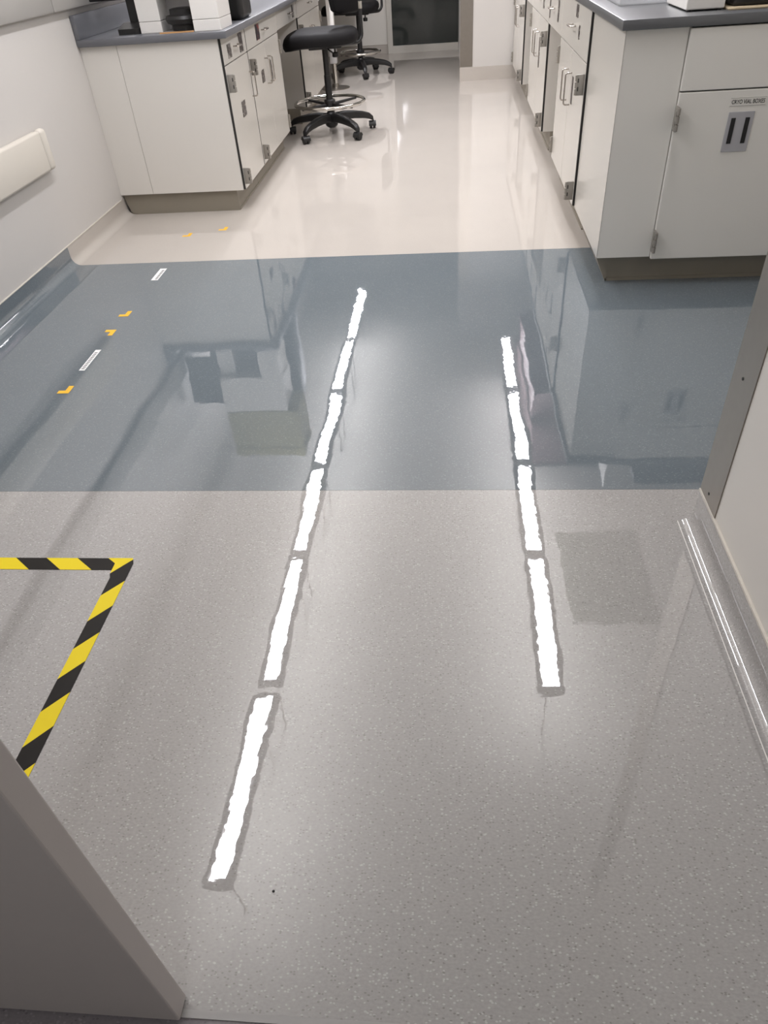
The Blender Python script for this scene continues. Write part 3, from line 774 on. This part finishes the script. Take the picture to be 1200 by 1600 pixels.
def stool(cx, cy, label, ang0, r_leg, zring, r_ring, seat, back, hubz=0.125):
    t = thing('lab_stool', (cx, cy, 0), label, 'stool', 'black lab stools along the left bench')
    MB().lathe([(0.03, 0.055), (0.05, 0.07), (0.06, 0.10), (0.056, 0.135), (0.04, 0.16), (0.033, 0.175)], (cx, cy, 0), 24).build('hub', 'black_pl', t, smooth=True)
    for k in range(5):
        a = math.radians(ang0 + 72 * k)
        dx, dy = math.cos(a), math.sin(a)
        mb = MB()
        path = [(0.03, 0.128, 0.038, 0.037), (0.12, 0.136, 0.034, 0.034), (0.21, 0.130, 0.031, 0.031), (0.29, 0.118, 0.028, 0.028), (r_leg - 0.025, 0.102, 0.025, 0.025), (r_leg + 0.004, 0.082, 0.021, 0.020), (r_leg + 0.010, 0.062, 0.014, 0.010)]
        rings = []
        for (r, z, hw, hh) in path:
            ring = []
            for q in range(10):
                th = 2 * math.pi * q / 10
                ex, ez = superellipse(hw, hh, 3, th)
                ring.append(mb.bm.verts.new((cx + dx * r - dy * ex, cy + dy * r + dx * ex, z + ez)))
            rings.append(ring)
        for A, B in zip(rings, rings[1:]):
            for q in range(10):
                mb.bm.faces.new((A[q], A[(q + 1) % 10], B[(q + 1) % 10], B[q]))
        mb.bm.faces.new(rings[0][::-1]); mb.bm.faces.new(rings[-1])
        lg = mb.build('leg', 'black_pl', t, smooth=True)
        # caster: hood and two wheels, trailing in a random direction
        px, py = cx + dx * r_leg, cy + dy * r_leg
        yaw = random.choice((-0.5, 0.1, 0.6)) + (-math.pi / 2)
        mx = Matrix.Translation((px, py, 0)) @ Matrix.Rotation(yaw, 4, 'Z')
        wh = MB(); wh.lathe([(0.012, -0.028), (0.027, -0.026), (0.029, -0.022), (0.029, -0.006), (0.027, -0.004), (0.01, -0.004)], (0.0, 0, 0.029), 20, 'Y')
        wh.lathe([(0.01, 0.004), (0.027, 0.004), (0.029, 0.006), (0.029, 0.022), (0.027, 0.026), (0.012, 0.028)], (0.0, 0, 0.029), 20, 'Y')
        wh.xform(mx); cs = wh.build('caster', 'rubber', lg, smooth=True)
        hd = MB()
        pr = [(0.031 * math.cos(math.radians(d)), 0.030 + 0.033 * math.sin(math.radians(d))) for d in range(-10, 171, 20)] + [(-0.012, 0.03), (0.012, 0.03)]
        hd.prism(pr, 'Y', -0.0315, 0.0315); hd.xform(mx); hd.build('caster_hood', 'black_pl', lg)
    MB().tube([(cx, cy, 0.15), (cx, cy, zring - 0.03), (cx, cy, zring + 0.20)], 0.0285, 20).build('column_sleeve', 'black_pl', t, smooth=True)
    MB().tube([(cx, cy, zring + 0.18), (cx, cy, seat['z'] + 0.02)], 0.024, 20).build('gas_lift', 'black_pl', t, smooth=True)
    # foot ring
    fr = MB().tube([(cx + r_ring * math.cos(2 * math.pi * k / 48), cy + r_ring * math.sin(2 * math.pi * k / 48), zring) for k in range(48)], 0.0145, 10, closed=True).build('foot_ring', 'chrome', t, smooth=True)
    MB().lathe([(0.045, zring - 0.045), (0.048, zring - 0.04), (0.048, zring + 0.015), (0.04, zring + 0.025)], (cx, cy, 0), 20).build('ring_clamp', 'black_pl', t, smooth=True)
    for k in range(4):
        a = math.radians(ang0 + 22 + 90 * k)
        sp = MB(); sp.tube([(cx + 0.04 * math.cos(a), cy + 0.04 * math.sin(a), zring - 0.018), (cx + r_ring * math.cos(a), cy + r_ring * math.sin(a), zring - 0.012)], [0.014, 0.010], 8)
        sp.build('ring_spoke', 'black_pl', t)
    sx, sy, rot = seat['x'], seat['y'], seat['rot']
    zz = seat['z']
    seat_mesh(sx, sy, zz, seat['a'], seat['b'], rot, th=seat['th'], droop=seat.get('droop', 0.04)).build('seat', 'black_vinyl', t, smooth=True)
    b = MB(); b.box(-0.13, 0.14, -0.10, 0.10, -0.022, 0.016, bevel=0.006); b.xform(Matrix.Translation((cx, cy, zz)) @ Matrix.Rotation(rot, 4, 'Z')); b.build('seat_plate', 'black_pl', t)
    ux, uy = math.cos(rot), math.sin(rot)
    lv = MB(); lv.tube([(cx, cy, zz - 0.012), (cx + 0.16 * uy * 1.0 + 0.05, cy - 0.16 * ux, zz - 0.03), (cx + 0.22 * uy + 0.06, cy - 0.2 * ux, zz - 0.035)], 0.006, 8); lv.build('lever', 'black_pl', t)
    kn = MB(); kn.tube([(cx + 0.09 * ux, cy + 0.09 * uy - 0.05, zz), (cx + 0.09 * ux, cy + 0.09 * uy - 0.05, zz - 0.05)], 0.008, 8); kn.lathe([(0.02, zz - 0.085), (0.026, zz - 0.08), (0.026, zz - 0.055), (0.02, zz - 0.05)], (cx + 0.09 * ux, cy + 0.09 * uy - 0.05, 0), 14); kn.build('tension_knob', 'black_pl', t)
    if back:
        bx, by, bz = back['bar']
        pts = [(cx + 0.1 * ux, cy + 0.1 * uy, zz - 0.008)]
        c0 = Vector((bx, by))
        s0 = Vector((cx + 0.1 * ux, cy + 0.1 * uy))
        dr = (c0 - s0).normalized()
        rad = 0.06
        e = c0 - dr * rad
        for k in range(7):
            th = math.pi / 2 * k / 6
            p = e + dr * rad * math.sin(th)
            pts.append((p.x, p.y, zz - 0.008 + rad * (1 - math.cos(th))))
        pts.append((bx, by, bz))
        mb = MB(); mb.tube(pts, 0.0145, 10); mb.build('back_bar', 'black_pl', t, smooth=True)
        MB().tube([(bx, by, bz - 0.14), (bx, by, bz - 0.09)], 0.017, 12).build('bar_collar', 'chrome', t, smooth=True)
        pb = MB(); pb.box(-0.035, 0.035, -back['w'] / 2, back['w'] / 2, 0, back['h'], bevel=0.032, seg=4)
        # lower corners drawn in
        for v in pb.bm.verts:
            if v.co.z < 0.12:
                f = (0.12 - v.co.z) / 0.12
                v.co.y *= 1 - 0.55 * f * f
        pb.xform(Matrix.Translation((back['x'], back['y'], back['z'])) @ Matrix.Rotation(back['rot'], 4, 'Z'))
        pb.build('backrest', 'black_vinyl', t, smooth=True)
    return t

stool(-1.035, 6.88, 'black lab stool with chrome foot ring, nearest in the aisle', 24.5, 0.375, 0.248, 0.295,
      dict(x=-1.07, y=6.93, z=0.662, a=0.315, b=0.30, rot=math.radians(8), th=0.105, droop=0.045),
      dict(bar=(-0.735, 7.02, 1.02), x=-0.86, y=7.12, z=0.845, w=0.40, h=0.34, rot=math.radians(128)))
stool(-1.075, 9.98, 'black lab chair with foot ring standing behind the nearer stool', -5, 0.365, 0.235, 0.235,
      dict(x=-1.16, y=9.98, z=0.625, a=0.335, b=0.28, rot=math.radians(-4), th=0.105, droop=0.03),
      dict(bar=(-0.80, 10.10, 1.05), x=-0.84, y=10.10, z=0.92, w=0.42, h=0.4, rot=math.radians(170)))

# ------------------------------------------------------------------ floor tape and labels
hz = tag(MB().box(-2.05, -0.982, 1.412, 1.461, 0.0002, 0.0012).build('hazard_tape', 'haz_x'), 'black and yellow hazard tape strip running across the grey floor', 'floor tape')
hy = tag(MB().prism([(-0.978, 0.45), (-0.929, 0.45), (-0.929, 1.440), (-0.938, 1.462), (-1.012, 1.462), (-0.985, 1.44), (-0.984, 1.395), (-0.978, 1.38)], 'Z', 0.0002, 0.0013).build('hazard_tape', 'haz_y'), 'black and yellow hazard tape strip running towards the grey door', 'floor tape')
for i, (y0, y1, lab) in enumerate(((2.627, 2.818, 'white printed label strip on the blue floor between the amber corner marks'), (3.622, 3.788, 'white printed label strip on the blue floor near the cream seam'))):
    fl = thing('floor_label', (-1.583, (y0 + y1) / 2, 0), lab, 'label', 'white label strips on the floor')
    MB().box(-1.596 - (0.012 if i else 0), -1.570, y0, y1, 0.0002, 0.0009).build('strip', 'white_card', fl)
    for k in range(11):
        yy = y0 + 0.012 + k * (y1 - y0 - 0.03) / 11
        MB().box(-1.590, -1.576, yy, yy + 0.007, 0.0009, 0.0011).build('printed_mark', 'greyink', fl)
def corner_mark(x, y, dx, dy, lab):
    b = MB()
    b.prism([(0, 0), (0.05 * dx, 0), (0.05 * dx, 0.022 * dy), (0.022 * dx, 0.022 * dy), (0.022 * dx, 0.06 * dy), (0, 0.06 * dy)], 'Z', 0.0002, 0.0009)
    b.xform(Matrix.Translation((x, y, 0)))
    return tag(b.build('corner_mark', 'orange_tape', origin=(x, y, 0)), lab, 'floor tape', 'amber corner marks on the floor')
corner_mark(-1.572, 3.17, -1, 1, 'small amber tape corner on the blue floor, the one nearest the cream floor')
corner_mark(-1.575, 3.022, -1, -1, 'small amber tape corner just beyond the nearer white floor label')
corner_mark(-1.560, 2.435, -1, 1, 'small amber tape corner nearest the doorway on the blue floor')
corner_mark(-1.590, 4.31, -1, 1, 'small amber tape corner on the cream floor nearer the left wall')
corner_mark(-1.385, 4.40, -1, 1, 'small amber tape corner on the cream floor by the cabinet toe')
tag(MB().lathe([(0.0012, 0.0), (0.0026, 0.001), (0.002, 0.0025), (0.0008, 0.003)], (-0.336, 0.551, 0.0002), 8).build('grit', 'ink'), 'tiny dark piece of grit on the near grey floor', 'debris')
